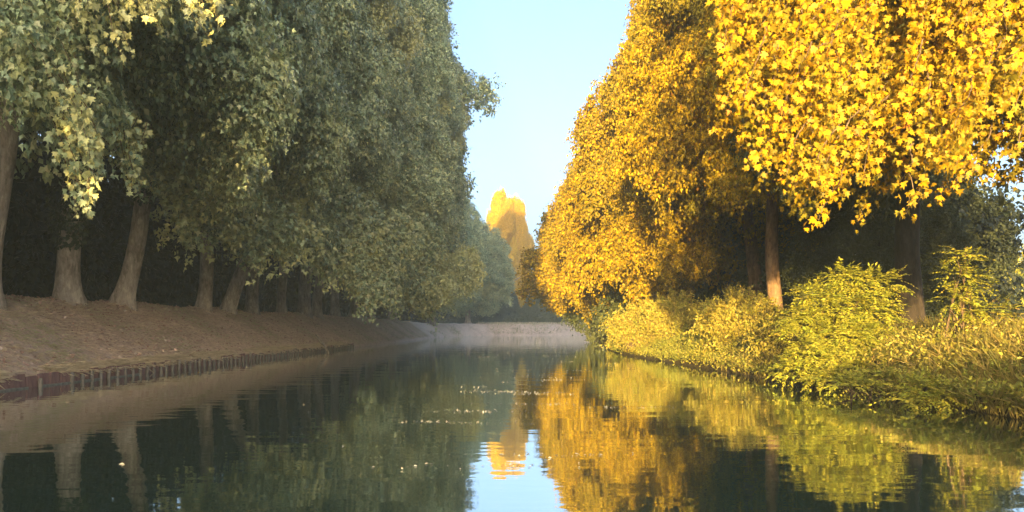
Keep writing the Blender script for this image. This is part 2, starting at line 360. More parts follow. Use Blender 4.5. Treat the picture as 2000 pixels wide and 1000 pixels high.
def bare_parts(root, seed, r0, height, lean, limbs, bark, limb_r=.36, reach=6.5, up=7.0, fork=(6.0, 12.0), flare=.55):
    """trunk and limbs of one tree (parts of root), lean = where the trunk has moved at `height`"""
    rng = rnd(seed)
    zz = np.array([-.35, 0, .2, .45, .8, 1.3, 2, 3, 4.3, 6, 8, 10.5, 14, 18, height])
    zz = zz[zz <= height]
    t = np.clip(zz / height, 0, 1); wobx = .16 * np.sin(zz * .55 + rng.random() * 6) * np.clip(zz / 3, 0, 1)
    ex = 1 - (1 - t) ** 1.5
    path = np.column_stack([lean[0] * ex + wobx, lean[1] * ex + .12 * np.sin(zz * .6 + 2), zz])
    rad = r0 * (1 + flare * np.exp(-np.clip(zz, 0, 99) / .42)) * (1 - .62 * t)
    link("trunk", tubes_mesh("trunk", [tube(path, rad, 18, .05 + .16 * np.exp(-np.clip(zz, 0, 99) / .7), seed)], bark), root)
    for k in range(limbs):
        z0 = rng.uniform(*fork); i = np.searchsorted(zz, z0) - 1; f = (z0 - zz[i]) / (zz[i + 1] - zz[i]); p0 = path[i] * (1 - f) + path[i + 1] * f
        th = rng.uniform(-1.9, .9) if k else rng.uniform(-.5, .2)
        rr = reach * rng.uniform(.7, 1.0); d = np.array([math.cos(th), math.sin(th), 0])
        p2 = p0 + d * rr + np.array([0, 0, up * rng.uniform(.5, 1.2)]); p1 = p0 + d * rr * .35 + np.array([0, 0, up * .75])
        lr = limb_r * rng.uniform(.7, 1.0)
        link("limb", tubes_mesh("limb", [tube(bez(p0, p1, p2, 9), np.linspace(lr, lr * .25, 9), 9, .04, seed + k)], bark), root)
    return path, rad

def plane_tree(label, group, x, y, crown, seed, mirror=False, r0=.58, lean=(0, 0), height=26., limbs=4, bark='bark_grey', leaf=None,
               cs=(1, 1, 1), crot=0., coff=(0, 0, 0), name="plane_tree", fork=(6.0, 12.0), flare=.55, reach=6.5, z=None):
    s = -1 if mirror else 1
    root = thing(name, label, "tree", (x, y, gz(x, y) if z is None else z), group)
    if mirror: lean = (lean[0], lean[1])
    path, rad = bare_parts(root, seed, r0, height, lean, limbs, M[bark], fork=fork, flare=flare, reach=reach * s)
    c = link("crown", CR[crown], root); c.scale = (s * cs[0], cs[1], cs[2]); c.rotation_euler = (0, 0, crot); c.location = coff
    if leaf: c.material_slots[0].link = 'OBJECT'; c.material_slots[0].material = M[leaf]
    return root, path, rad

def ivy_on(root, path, rad, z0, z1, seed, dens=520, thick=.34):
    rng = rnd(seed); L = Leaves(); N = int((z1 - z0) * dens)
    z = z0 + (z1 - z0) * rng.random(N) ** .8
    cx = np.interp(z, path[:, 2], path[:, 0]); cy_ = np.interp(z, path[:, 2], path[:, 1]); r = np.interp(z, path[:, 2], rad)
    th = rng.random(N) * 6.28; edge = np.clip((z - z0) / 1.2, .15, 1)
    rr = r * 1.02 + thick * rng.random(N) * edge * (1 + .5 * np.sin(3 * th + z))
    d = np.column_stack([np.cos(th), np.sin(th), np.zeros(N)])
    L.add(np.column_stack([cx, cy_, z]) + d * rr[:, None], d * .4 + [0, 0, -.8] + .4 * rng.normal(size=(N, 3)), d + .4 * rng.normal(size=(N, 3)), .13 + .1 * rng.random(N), LOW, rng, .2)
    link("ivy", L.mesh("ivy", M['leaf_ivy']), root)

# ---- left row of plane trees on top of the dry bank
GL = "plane trees in a row on the left bank"
row = [ # px of trunk base, row x, radius, lean (x, y) at the fork, crown, crown scale, label
    (-40, -16.4, .60, (1.6, 0), 'col_a', (.76, 1, 1), "green plane tree at the left picture edge, thick limb slanting up behind hanging sprays"),
    (128, -16.9, .53, (.5, 0), 'col_b', (.76, 1, 1), "stout plane trunk wrapped in dark ivy above a bare foot"),
    (237, -16.7, .48, (2.8, 0), 'col_a', (.76, .95, 1), "plane tree whose bare flared trunk leans right and carries ivy on its right side"),
    (396, -16.9, .50, (1.2, 0), 'col_b', (.80, .95, .98), "plane tree with upright grey trunk just left of the pale leaning one"),
    (442, -16.6, .54, (4.6, 0), 'col_a', (.78, .9, 1.02), "plane tree whose pale trunk leans strongly right beside two upright ones"),
    (490, -16.8, .52, (1.4, 0), 'col_b', (.78, 1, 1), "plane tree with upright trunk just right of the pale leaning one"),
    (548, -17.3, .46, (.3, 0), 'col_a', (.94, 1, 1), "slim plane tree trunk in deep shade, left of a close pair of trunks"),
    (592, -16.8, .66, (1.2, 0), 'col_b', (.97, 1, 1.05), "broad plane trunk, left of the close pair near the middle of the row"),
    (617, -16.6, .56, (1.0, 0), 'col_a', (1.0, 1, 1.06), "plane trunk standing close behind a broader one near the middle of the row"),
    (655, -17.4, .55, (.4, 0), 'col_b', (1.10, 1, 1.12), "dark plane trunk half hidden by the lowest hanging sprays over the bank"),
]
for i, (px, X, r0, lean, cr, cs, lab) in enumerate(row):
    y = -X * FPX / (1000 - px)
    t, path, rad = plane_tree(lab, GL, X, y, cr, 100 + i, r0=r0 * .76, lean=(lean[0] * 1.5, 0), flare=.45, cs=cs, crot=R([0, -14, 10, -8, 16, -20, 6, -5, 12, -10][i]), coff=(min(lean[0], 1.5), 0, [0, 0, .6, 2.0, 2.2, 2.2, 2.0, 1.6, 1.0, .4][i]))
    if i == 1: ivy_on(t, path, rad, 2.0, 9, 71)
    if i == 2: ivy_on(t, path, rad, 4.2, 11, 72, thick=.6)
for i, (X, y, cs, lab) in enumerate([
    (-17.2, 88, (1.05, 1.05, 1.14), "tall hazy plane tree over the water, its crown top against the open sky"),
    (-18.2, 103, (1.0, 1.05, .88), "hazy plane tree with a low curtain of sprays touching the bank"),
    (-18.2, 122, (1.0, 1.05, .80), "hazy grey green plane tree before the canal bend"),
    (-14.6, 147, (.82, .95, .76), "rounded hazy plane tree on the outside of the canal bend"),
    (-9.4, 170, (.84, .9, .62), "distant rounded plane tree on the far bank with its crown hanging low to the right")]):
    plane_tree(lab, GL, X, y, 'col_far', 130 + i, r0=.55, cs=cs, crot=R(-12 + 9 * i), leaf='leaf_green', limbs=3, coff=(.5, 0, -.5))

def low_boughs(k, seed, spots, size=.21):
    # drooping outer boughs of one row tree: (px, py, z, radius, vertical stretch)
    t = [o for o in bpy.data.objects if o.get("label") == row[k][-1]][0]; o_ = np.array(t.location); L = Leaves(); r_ = rnd(seed); tw_ = []
    for (px, py, z, rr_, st) in spots:
        c_ = at(px, py, z) - o_; tn = max(0, r_.normal(.3, .2))
        for q_ in range(5):
            v = unit(r_.normal(size=3)) * rr_ * .8
            add_clump(L, r_, c_ + v * [1, 1, st], (rr_ * .5, rr_ * .5, rr_ * .6 * st), 44, size * 1.15, MID, droop=.95, tint=tn)
        p0 = np.array([max(.8, c_[0] * .25), c_[1] * .3, 9.5]); link("limb", tubes_mesh("limb", [tube(bez(p0, [c_[0] * .7, c_[1] * .7, max(10.5, c_[2] + 3)], c_, 9), np.linspace(.13, .015, 9), 6)], M['bark_grey']), t)
    link("foliage", L.mesh("foliage", M['leaf_green']), t)
low_boughs(2, 150, [(300, 300, 30, 1.2, 1.3), (345, 360, 31, 1.1, 1.4), (390, 400, 33, 1.1, 1.4), (430, 395, 34, 1.2, 1.3), (455, 350, 34, 1.3, 1.3), (350, 280, 32, 1.4, 1.2)])
low_boughs(3, 151, [(405, 430, 37, .8, 1.6), (480, 420, 38, 1.2, 1.3), (520, 440, 37, 1.2, 1.4), (545, 470, 38, .9, 1.5), (560, 400, 38, 1.5, 1.3), (510, 380, 37, 1.4, 1.2)])
low_boughs(5, 152, [(590, 425, 44, 1.3, 1.4), (625, 455, 45, 1.3, 1.4), (650, 505, 45, .9, 1.6), (665, 455, 46, 1.5, 1.4), (620, 390, 45, 1.6, 1.3)])
low_boughs(7, 153, [(695, 495, 47, 1.1, 1.4), (712, 540, 47, 1.0, 1.5), (740, 530, 49, 1.1, 1.4), (728, 578, 47, .7, 1.4), (700, 450, 49, 1.5, 1.3), (750, 470, 52, 1.6, 1.3)])
low_boughs(8, 154, [(790, 525, 62, 1.5, 1.4), (822, 560, 64, 1.1, 1.5), (845, 545, 66, 1.5, 1.4), (800, 480, 62, 1.9, 1.3), (772, 545, 60, 1.1, 1.3)], .24)
low_boughs(9, 155, [(860, 520, 78, 1.9, 1.5), (885, 550, 84, 1.7, 1.5), (910, 520, 88, 1.9, 1.4), (830, 590, 72, 1.0, 1.8)], .27)
tb = [o for o in bpy.data.objects if o.get("label", "").startswith("tall hazy plane tree over the water")][0]
L = Leaves(); r_ = rnd(140); tw_ = []
for (px, py, rr_) in ((925, 175, 1.5), (940, 190, 1.2), (952, 165, 1.0), (958, 195, .8), (935, 160, .9), (950, 215, .6), (905, 170, 1.6)):
    c_ = at(px, py, 88) - np.array(tb.location); add_clump(L, r_, c_, (rr_, rr_, rr_ * .9), 26, .28, LOW, tint=.1)
    tw_.append(tube(bez((7, 0, 22), c_ * [.8, 1, 1] + [0, 0, 1], c_, 7), np.linspace(.12, .02, 7), 6))
b_ = link("bough", tubes_mesh("bough", tw_, M['bark_grey']), tb); link("foliage", L.mesh("foliage", M['leaf_green']), b_)

# ---- right bank trees, lit by the low sun
GR = "plane trees on the right bank"
for i, (X, y, cr, cs, co, rt, r0, bark, lab) in enumerate([
    (14.0, 28.0, 'high', (.80, .9, 1), (.4, 0, .5), 0, .46, 'bark_dark_shade', "thick dark trunk forking in deep shade behind the compound leaved bush"),
    (12.1, 36.6, 'dome_a', (.62, .80, .92), (.2, 0, 2.9), 8, .34, 'bark_brown', "golden tree on a reddish brown sunlit trunk behind the willow bushes"),
    (14.2, 47, 'dome_a', (.75, .92, .90), (0, 0, .5), -16, .45, 'bark_brown', "golden tree drooping low over the two willow bushes"),
    (13.6, 60, 'dome_b', (.84, .95, 1.0), (0, 0, 0), 12, .5, 'bark_brown', "broad golden tree with the stepped outline against the sky"),
    (13.6, 77, 'dome_b', (.90, .95, .88), (0, 0, 0), -10, .5, 'bark_brown', "golden tree behind the broad one, a step lower against the sky"),
    (13.4, 96, 'dome_far', (1.02, 1, .86), (0, 0, 0), 5, .5, 'bark_brown', "orange gold tree overhanging the water at the narrowest sky gap"),
    (17.0, 120, 'dome_far', (.8, .9, .66), (0, 0, 0), -12, .5, 'bark_brown', "small yellow tree low in the gap on the inside of the bend")]):
    plane_tree(lab, GR, X, y, cr, 160 + i, mirror=True, r0=r0, lean=(-.5, 0), height=17, limbs=3, bark=bark, cs=cs, crot=R(rt), coff=co, leaf='leaf_gold' if i else 'leaf_olive_shade', fork=(6, 10), flare=.3, reach=5)

plane_tree("tallest golden tree far beyond the bend, touching the left row's outline", "trees beyond the bend", -3.4, 214, 'round_far', 180, r0=.5, cs=(.42, .6, .95), leaf='leaf_yellow', limbs=2, crot=R(20), name="tall_tree")
plane_tree("second golden tree far beyond the bend, right of a slightly taller one", "trees beyond the bend", 1.0, 217, 'round_far', 181, r0=.5, cs=(.33, .6, .91), leaf='leaf_yellow', limbs=2, crot=R(-40), name="tall_tree")
for i, (X, y, s, lab) in enumerate([(9.5, 222, .55, "blue green far tree just right of the tall golden one"), (-3, 190, .36, "low hazy tree on the far bank below the tall golden one"),
        (6, 196, .40, "hazy rounded tree at the end of the canal, under the sky gap"), (14, 190, .42, "hazy tree at the end of the canal, partly behind drooping golden sprays"), (22, 200, .5, "hazy far tree behind the right bank's golden crowns")]):
    plane_tree(lab, "trees beyond the bend", X, y, 'dome_far', 190 + i, r0=.3, cs=(s * 1.3, s * 1.3, s * 1.25), leaf='leaf_far', limbs=1, height=9, fork=(3, 5), name="broadleaf_tree", coff=(0, 0, -1.2))

# ---- shaded trees behind the right row
for i, (X, y, s, lab) in enumerate([(15.8, 35, .45, "dark shaded tree behind the forked dark trunk"), (20, 47, .9, "dark shaded tree right of the reddish trunk, deep in the wood"),
        (17.5, 58, .8, "dark shaded tree just left of the reddish trunk"), (24, 60, .9, "dark tree whose thin leaves let the sky sparkle through"), (22, 74, .9, "dark tree at the back of the wood behind the willow bushes")]):
    plane_tree(lab, "shaded trees in the right wood", X, y, 'high', 210 + i, mirror=bool(i % 2), r0=.3, cs=(s, s, s * .9), leaf='leaf_shade', limbs=2, height=12, fork=(4, 7), bark='bark_dark_shade', name="broadleaf_tree", coff=(0, 0, -3.6 * s), crot=i * 1.3)

# ------------------------------------------------------------------ woods as masses
def wood_mass(name, seed, boxes, mat, size=.55, kind_label=None):
    rng = rnd(seed); L = Leaves()
    for (x0, x1, y0, y1, z0, z1, rho, step) in boxes:
        vol = max(1, int((x1 - x0) * (y1 - y0) * (z1 - z0) / step ** 3))
        for k in range(vol):
            c = np.array([rng.uniform(x0, x1), rng.uniform(y0, y1), rng.uniform(z0, z1)])
            r = step * rng.uniform(.45, .75)
            add_clump(L, rng, c, (r, r, r * 1.1), rho, size, LOW, tint=max(0, rng.normal(.1, .2)))
    return L.mesh(name, M[mat])
w = link("woodland", wood_mass("woodland", 31, [(-27, -22.5, 8, 100, 2.5, 9, 15, 3.4), (-33, -27, 8, 90, 2.6, 10, 9, 3.4), (-27, -22.5, 100, 170, 2.5, 9, 8, 3.4), (-32, -23, 8, 170, 8, 26, 4.5, 4.2), (-40, -13, 178, 192, 1.5, 13, 5.0, 4.0), (-14, 40, 186, 194, 1.5, 5, 6.0, 3.0)], 'leaf_dark_shade', .44))
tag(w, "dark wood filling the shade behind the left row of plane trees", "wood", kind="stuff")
w = link("woodland", wood_mass("woodland_shade_behind", 32, [(-26, -14.5, -16, 9, 4, 24, 4.0, 4.2), (-27, -18.5, -6, 20, 3.0, 10, 5.0, 3.4)], 'leaf_shade', .6))  # unseen wood, added to keep the sun off the left row
tag(w, "unseen wood added behind the viewer to shade the left row of plane trees", "wood", kind="stuff")
w = link("woodland", wood_mass("woodland_far", 33, [(-40, 70, 235, 246, 2, 17, 2.2, 4.5)], 'leaf_far', .8))
tag(w, "hazy far wood closing the view at the end of the canal", "wood", kind="stuff")
w = link("woodland", wood_mass("woodland_right", 34, [(18, 32, 64, 120, 1.5, 16, 6, 4.2), (19, 27, 42, 62, 1.5, 7.5, 11, 3.2), (13.5, 18, 52, 64, 1.3, 5.5, 11, 3.0)], 'leaf_dark_shade', .34))
tag(w, "dark wood behind the right bank's golden trees", "wood", kind="stuff")

# ------------------------------------------------------------------ foreground hanging branches
def hanging(name, root, seed, strands, size, mat, tmpl=PLANE, step=.13, spread=.22, per=3, tint=.0, twig=True):
    """one bough: strands are (start, end, sag); twigs with leaves shingled along them"""
    rng = rnd(seed); L = Leaves(); tw = []
    for (a, e, sag) in strands:
        a = np.asarray(a, float); e = np.asarray(e, float)
        n_ = max(4, int(np.linalg.norm(e - a) / step))
        mid = (a + e) / 2 + np.array([rng.normal() * .1, rng.normal() * .1, sag])
        P = bez(a, mid, e, n_); P[1:] += np.cumsum(rng.normal(size=(n_ - 1, 3)) * .015, axis=0)
        tw.append(tube(P, np.linspace(.014, .004, n_), 5))
        tn = np.clip(tint + .38 * rng.normal(), 0, 1)
        tg = unit(np.gradient(P, axis=0))
        for k in range(per):
            o = rng.normal(size=(n_, 3)) * spread * np.linspace(1.0, .35, n_)[:, None]
            L.add(P + o, tg * .35 + np.array([0, 0, -.75]) + .55 * rng.normal(size=(n_, 3)), np.array([-.1, -.45, .7]) + .75 * rng.normal(size=(n_, 3)), size * (.42 + .75 * rng.random(n_)), tmpl, rng, tn + .2 * rng.normal(size=n_))
    b_ = link(name, L.mesh(name, mat), root)
    if twig: link("twig", tubes_mesh("twig", tw, M['twig']), b_)
    return b_

def strands_in(rng, tops, zr, n, dx=40, sag=.15, extra=0):
    """strands from above down to a ragged lower outline given as (px, py) points"""
    tops = np.array(tops, float); S = []
    cen = np.linspace(tops[0, 0], tops[-1, 0], max(3, int((tops[-1, 0] - tops[0, 0]) / 48))) + rng.normal(size=max(3, int((tops[-1, 0] - tops[0, 0]) / 48))) * 14
    for k in range(n):
        px = float(np.clip(cen[rng.integers(len(cen))] + rng.normal() * 15, tops[0, 0], tops[-1, 0])); low = np.interp(px, tops[:, 0], tops[:, 1])
        z = rng.uniform(*zr); f = rng.random() ** .8
        py = low - (low + 60) * (1 - f) - (0 if f > .92 else rng.random() * 20)
        ln = rng.uniform(90, 210)
        S.append((at(px + rng.uniform(.3, 1.2) * dx, py - ln, z + rng.uniform(-.3, .8)), at(px, py, z), sag))
    return S

rng = rnd(41)
fg = thing("plane_tree", "nearest golden tree, big sunlit lobed leaves hanging in front of the right wood", "tree", (15.5, 13.5, gz(15.5, 13.5)), GR)
path, rad = bare_parts(fg, 300, .5, 16, (-.6, 0), 2, M['bark_brown'], fork=(6, 9), reach=-6, up=5)
L = Leaves(); r_ = rnd(302)
for k in range(60):
    c = np.array([r_.uniform(-9.5, 3.5), r_.uniform(-4.0, 4.5), r_.uniform(6.2, 16)])
    c[2] += max(0, -c[0] - 6) * .35; c[2] -= 2.0 if -6.5 < c[0] < 0 and k % 2 else 0
    add_clump(L, r_, c, (1.0, 1.0, .9), 90, .13, MID, droop=.7, tint=max(0, r_.normal(.2, .25)))
for k in range(26):                                    # unseen clumps above the picture, added to shade the trees behind
    add_clump(L, r_, (r_.uniform(-12.2, -9.0), r_.uniform(-3.5, -.5), r_.uniform(6.4, 15)), (.95, .9, .9), 70, .15, MID, droop=.7, tint=.2)
for k in range(18):  # unseen clumps added to shade the dark trunk
    add_clump(L, r_, (r_.uniform(-4.0, -2.0), r_.uniform(-2, 3), r_.uniform(2.4, 5.5)), (.7, .8, .7), 80, .15, MID, droop=.7, tint=.2)
for k in range(12):
    add_clump(L, r_, (r_.uniform(-5.6, -3.6), r_.uniform(2, 4.8), r_.uniform(4.0, 7.4)), (.9, .8, .75), 80, .14, MID, droop=.7, tint=.5)
for k in range(34):  # mostly unseen clumps, added to block the light to the wood behind
    add_clump(L, r_, (r_.uniform(-3.0, 6), r_.uniform(-4.5, 5.0), r_.uniform(3.0, 11.0)), (1.1, 1.1, 1.0), 70, .16, MID, droop=.7, tint=.2)
for k in range(14):  # clumps mostly out of frame, put in for more shade on that trunk
    add_clump(L, r_, (r_.uniform(-5.2, -1), r_.uniform(-2.5, 3.5), r_.uniform(3.6, 6.5)), (.95, .95, .8), 90, .13, MID, droop=.7, tint=.2)
link("crown", L.mesh("crown_near", M['leaf_gold_near']), fg)
inv = np.array(fg.location)
outl = [(1418, 285), (1450, 345), (1500, 385), (1548, 450), (1580, 415), (1612, 452), (1640, 400), (1672, 462), (1700, 415), (1735, 380), (1765, 425), (1800, 335), (1840, 360), (1865, 398), (1885, 300), (1920, 240), (1950, 215), (1990, 170)]
for q_, (zr, n_) in enumerate([((11.6, 12.4), 60), ((12.2, 13.6), 90), ((13.2, 15.0), 130)]):
    S = [(a - inv, e - inv, s_) for a, e, s_ in strands_in(rng, outl, zr, n_, dx=60)]
    hanging("foliage", fg, 310 + q_, S, .112, M['leaf_gold_near'], step=.05, spread=.185, per=4, tint=.12 + .12 * q_)
S = [(at(2010 + rng.uniform(-10, 60), py - 90, 9.5) - inv, at(1975 + rng.uniform(-20, 40), py, 9.5) - inv, .1) for py in (60, 110, 160, 205, 240, 290)]
hanging("foliage", fg, 316, S, .11, M['leaf_gold_near'], step=.10, spread=.13, per=3, tint=.5)

# left near sprays (pale green, nearer than the row)
t0 = [o for o in bpy.data.objects if o.get("label", "").startswith("green plane tree at the left picture edge")][0]
inv0 = np.array(t0.location); rng = rnd(43)
def near_left(seed, outline, zr, n_, tint, step=.13, spread=.2):
    S = [(a - inv0, e - inv0, s_) for a, e, s_ in strands_in(rng, outline, zr, n_, dx=-70)]
    hanging("foliage", t0, seed, S, .18, M['leaf_green'], step=step, spread=spread, per=3, tint=tint)
near_left(330, [(165, 40), (205, 120), (240, 118), (275, 90), (300, 40)], (17, 19), 26, .75)
near_left(331, [(320, 60), (355, 85), (380, 95), (415, 100), (425, 40)], (17, 20), 26, .9)
near_left(332, [(-20, 300), (20, 320), (40, 250), (70, 215), (110, 240), (160, 260)], (18, 21), 60, .3)
def drop(seed, pts, z, n_, w=30, tint=.3):
    S = []
    for k in range(n_):
        a0, a1 = pts[0], pts[1]; f = rng.random()
        S.append((at(a0[0] + rng.normal() * w, a0[1] + (a1[1] - a0[1]) * f * .6 - 40, z + rng.normal() * .3) - inv0, at(a1[0] + rng.normal() * w * .45, a0[1] + (a1[1] - a0[1]) * (.35 + .65 * f), z + rng.normal() * .3) - inv0, .05))
    hanging("foliage", t0, seed, S, .18, M['leaf_green'], step=.12, spread=.14, per=3, tint=tint)
drop(333, ((130, 210), (170, 420)), 19, 14, 28, .45)
drop(334, ((250, 270), (265, 392)), 22, 12, 24, .4)
drop(335, ((150, 200), (185, 330)), 20, 10, 26, .35)

# ------------------------------------------------------------------ dry bank: grass, litter, sheet piling, driftwood
def scatter_left(rng, N, y0, y1, d0, d1, ypow=1.6):
    y = y0 + (y1 - y0) * rng.random(N) ** ypow; d = d0 + (d1 - d0) * rng.random(N)
    x = np.interp(y, LEFT[:, 1], LEFT[:, 0]) - d
    return np.column_stack([x, y, ground_h(np.column_stack([x, y]))]), d
rng = rnd(51); L = Leaves()
P, d = scatter_left(rng, 46000, 12, 120, .25, 5.2, 1.7); N = len(P)
tn = np.clip(.15 + .9 * wob(P[:, :2], .8, 61), 0, 1)
L.add(P, np.column_stack([.7 + .3 * rng.normal(size=N), .25 * rng.normal(size=N) - .1, -.12 + .28 * rng.random(N)]), np.column_stack([rng.normal(size=N) * .4, -.4 + rng.normal(size=N) * .4, np.ones(N)]), .12 + .16 * rng.random(N), tmpl_lance(.06), rng, tn)
y = rng.uniform(14, 62, 9000); x = np.interp(y, LEFT[:, 1], LEFT[:, 0]) - rng.uniform(.15, .6, 9000); z = np.maximum(ground_h(np.column_stack([x, y])), .3)
N = 9000; keep = (wob(np.column_stack([x, y]), 1.4, 66) + .25 * rng.random(N)) > -.12
P = np.column_stack([x, y, z])[keep]; N = len(P)
L.add(P, np.column_stack([.9 + .3 * rng.normal(size=N), .4 * rng.normal(size=N), .25 - .5 * rng.random(N)]), np.array([.2, -.4, 1.]) + .4 * rng.normal(size=(N, 3)), .25 + .25 * rng.random(N), tmpl_lance(.05), rng, .25)
tag(link("grass", L.mesh("grass_dry_bank", M['grass_dry'])), "dry straw coloured grass lying down the left bank", "grass", kind="stuff")
L = Leaves(); P, d = scatter_left(rng, 15000, 12, 110, .3, 5.5, 1.6); N = len(P); P[:, 2] += .03
keep = (wob(P[:, :2], .5, 67) + .5 * rng.random(N)) > 0; P = P[keep]; N = len(P)
L.add(P, rng.normal(size=(N, 3)) * [1, 1, .3], np.array([.3, -.2, 1.]) + .45 * rng.normal(size=(N, 3)), .09 + .09 * rng.random(N), LOW, rng, np.clip(.3 + .3 * rng.normal(size=N), 0, 1))
tag(link("fallen_leaves", L.mesh("fallen_leaves", M['litter'])), "brown and pinkish fallen leaves scattered over the left bank", "leaves", kind="stuff")

def simple_mat(name, cols, scale, rough=.8, stretch=(1, 1, 1), metal=0., bump=.4):
    m, n, l, out = new_mat(name); tc = n.new("ShaderNodeTexCoord"); mp = n.new("ShaderNodeMapping"); mp.inputs["Scale"].default_value = stretch
    l.new(tc.outputs["Object"], mp.inputs[0]); t = noise(n, l, scale, 6, .7, mp.outputs[0]); r = ramp(n, [(.3 + .4 * i / max(1, len(cols) - 1), c) for i, c in enumerate(cols)]); l.new(t.outputs[0], r.inputs[0])
    p = n.new("ShaderNodeBsdfPrincipled"); p.inputs["Roughness"].default_value = rough; p.inputs["Metallic"].default_value = metal; l.new(r.outputs[0], p.inputs["Base Color"])
    b = n.new("ShaderNodeBump"); b.inputs["Distance"].default_value = .02; b.inputs["Strength"].default_value = bump; l.new(t.outputs[0], b.inputs["Height"]); l.new(b.outputs[0], p.inputs["Normal"])
    l.new(p.outputs[0], out.inputs[0]); return m
M['rust'] = simple_mat("rusty_sheet", [(.10, .05, .055), (.19, .095, .095), (.25, .15, .13)], 6, .75, (1, 1, .4))
M['pile'] = simple_mat("weathered_pile", [(.07, .06, .05), (.15, .13, .11), (.22, .2, .17)], 9, .85, (1, 1, .3))
M['tide'] = simple_mat("tide_line", [(.10, .10, .09), (.22, .22, .2)], 8, .7)

def box_mesh(name, x0, x1, y0, y1, z0, z1, mat, bev=0.0):
    import bmesh
    bm = bmesh.new(); bmesh.ops.create_cube(bm, size=1.0)
    for v in bm.verts: v.co = ((x0 + x1) / 2 + v.co.x * (x1 - x0), (y0 + y1) / 2 + v.co.y * (y1 - y0), (z0 + z1) / 2 + v.co.z * (z1 - z0))
    if bev: bmesh.ops.bevel(bm, geom=bm.edges[:], offset=bev, segments=2, affect='EDGES')
    me = bpy.data.meshes.new(name); bm.to_mesh(me); bm.free(); me.materials.append(mat); return me
wall = thing("retaining_wall", "rusty red sheet pile edging with weathered posts along the foot of the dry bank", "retaining wall", (-12.75, 14, 0))
pm = [box_mesh("sheet_panel", -.03, .03, -.24, .24, -.7, h_, M['rust'], .008) for h_ in (.34, .37, .31)]
tm = box_mesh("waterline_rail", .035, .09, -.25, .25, -.1, .045, M['tide'], .008)
qm = [tubes_mesh("post", [tube(np.array([(0, 0, -.7), (.01, 0, 0), (0, .01, h_ - .03), (0, .01, h_)]), [.065, .06, .058, .03], 9)], M['pile']) for h_ in (.31, .27, .36)]
rr_ = random.Random(5); y = 14.0; k = 0
while y < 64:
    X = float(np.interp(y, LEFT[:, 1], LEFT[:, 0])) + .02
    stp = .52
    if k < 98:
        pnl = link("sheet_panel", pm[rr_.randrange(3)], wall); pnl.location = (X + 12.75 + rr_.uniform(-.015, .015), y - 14 + stp / 2, rr_.uniform(-.03, .02)); pnl.rotation_euler = (rr_.uniform(-.02, .02), rr_.uniform(-.05, .03), rr_.uniform(-.05, .05))
        if y > 23 or k % 5 == 0:
            po = link("post", qm[rr_.randrange(3)], wall); po.location = (X + 12.75 + .08, y - 14 + rr_.uniform(-.04, .04), rr_.uniform(-.08, .03)); po.rotation_euler = (rr_.uniform(-.06, .06), rr_.uniform(-.06, .06), rr_.random() * 6)
        if y < 27 and k % 7:
            ra = link("waterline_rail", tm, wall); ra.location = (X + 12.75, y - 14 + stp / 2, rr_.uniform(-.01, .01))
    y += stp; k += 1

stick = link("driftwood", tubes_mesh("driftwood", [tube(bez((0, 0, -.3), (.1, 0, .15), (-.9, .3, 1.15), 9), np.linspace(.10, .03, 9), 8, .1), tube(bez((-.25, .08, .45), (-.5, .1, .5), (-.7, -.1, .9), 6), np.linspace(.05, .015, 6), 6, .1)], M['dead_wood']))
stick.location = at(642, 688, 51); stick.location.z = 0
tag(stick, "bent pale dead branch sticking out of the water by the left bank", "branch")

# ------------------------------------------------------------------ right bank plants
def shoots(base_xy, zb, n, spread, height, rng, curve=.6, out=(0, 0)):
    Ps = []
    for k in range(n):
        th = rng.random() * 6.28; rr = spread * rng.random() ** .5; h_ = height * rng.uniform(.45, 1.0) * (1 - .45 * (rr / max(spread, .01)) ** 2)
        d = np.array([math.cos(th), math.sin(th)]); b0 = np.array([base_xy[0] + d[0] * rr * .35, base_xy[1] + d[1] * rr * .35, zb])
        e = np.array([base_xy[0] + d[0] * rr + out[0] * rr, base_xy[1] + d[1] * rr + out[1] * rr, zb + h_])
        mid = np.array([(b0[0] * .6 + e[0] * .4), (b0[1] * .6 + e[1] * .4), zb + h_ * curve])
        Ps.append(bez(b0, mid, e, 14))
    return Ps
def willow_bush(label, group, c, w_, h_, seed, n=240, leaf=.14, mat='leaf_willow'):
    root = thing("willow_bush", label, "bush", (c[0], c[1], gz(*c)), group); rng = rnd(seed); L = Leaves(); tw = []
    for P in shoots((0, 0), 0, n, w_ / 2, h_, rng, .75):
        k0 = 3; n_ = 30; u = np.sort(rng.random(n_)) * .78 + .22; idx = u * (len(P) - 1); i = np.minimum(idx.astype(int), len(P) - 2); f = (idx - i)[:, None]
        pos = P[i] * (1 - f) + P[i + 1] * f; tg = unit(P[i + 1] - P[i])
        tn = np.clip(.25 + .3 * rng.normal(), 0, 1)
        for s in range(2):
            L.add(pos + rng.normal(size=(n_, 3)) * .05, tg * .9 + .7 * rng.normal(size=(n_, 3)), rng.normal(size=(n_, 3)) + [0, -.5, .6], leaf * (.7 + .6 * rng.random(n_)), OVAL, rng, tn)
        tw.append(tube(P[::2], np.linspace(.022, .005, len(P[::2])), 4))
    for k in range(26):
        th = rng.random() * 6.28; rr = w_ * .40 * rng.random() ** .5
        add_clump(L, rng, (rr * math.cos(th), rr * math.sin(th), h_ * (.12 + .42 * rng.random())), (.55, .55, .5), 50, leaf, OVAL, droop=.1, tint=.25, per=6)
    link("stems", tubes_mesh("stems", tw, M['twig']), root); link("foliage", L.mesh("foliage", M[mat]), root)
    return root
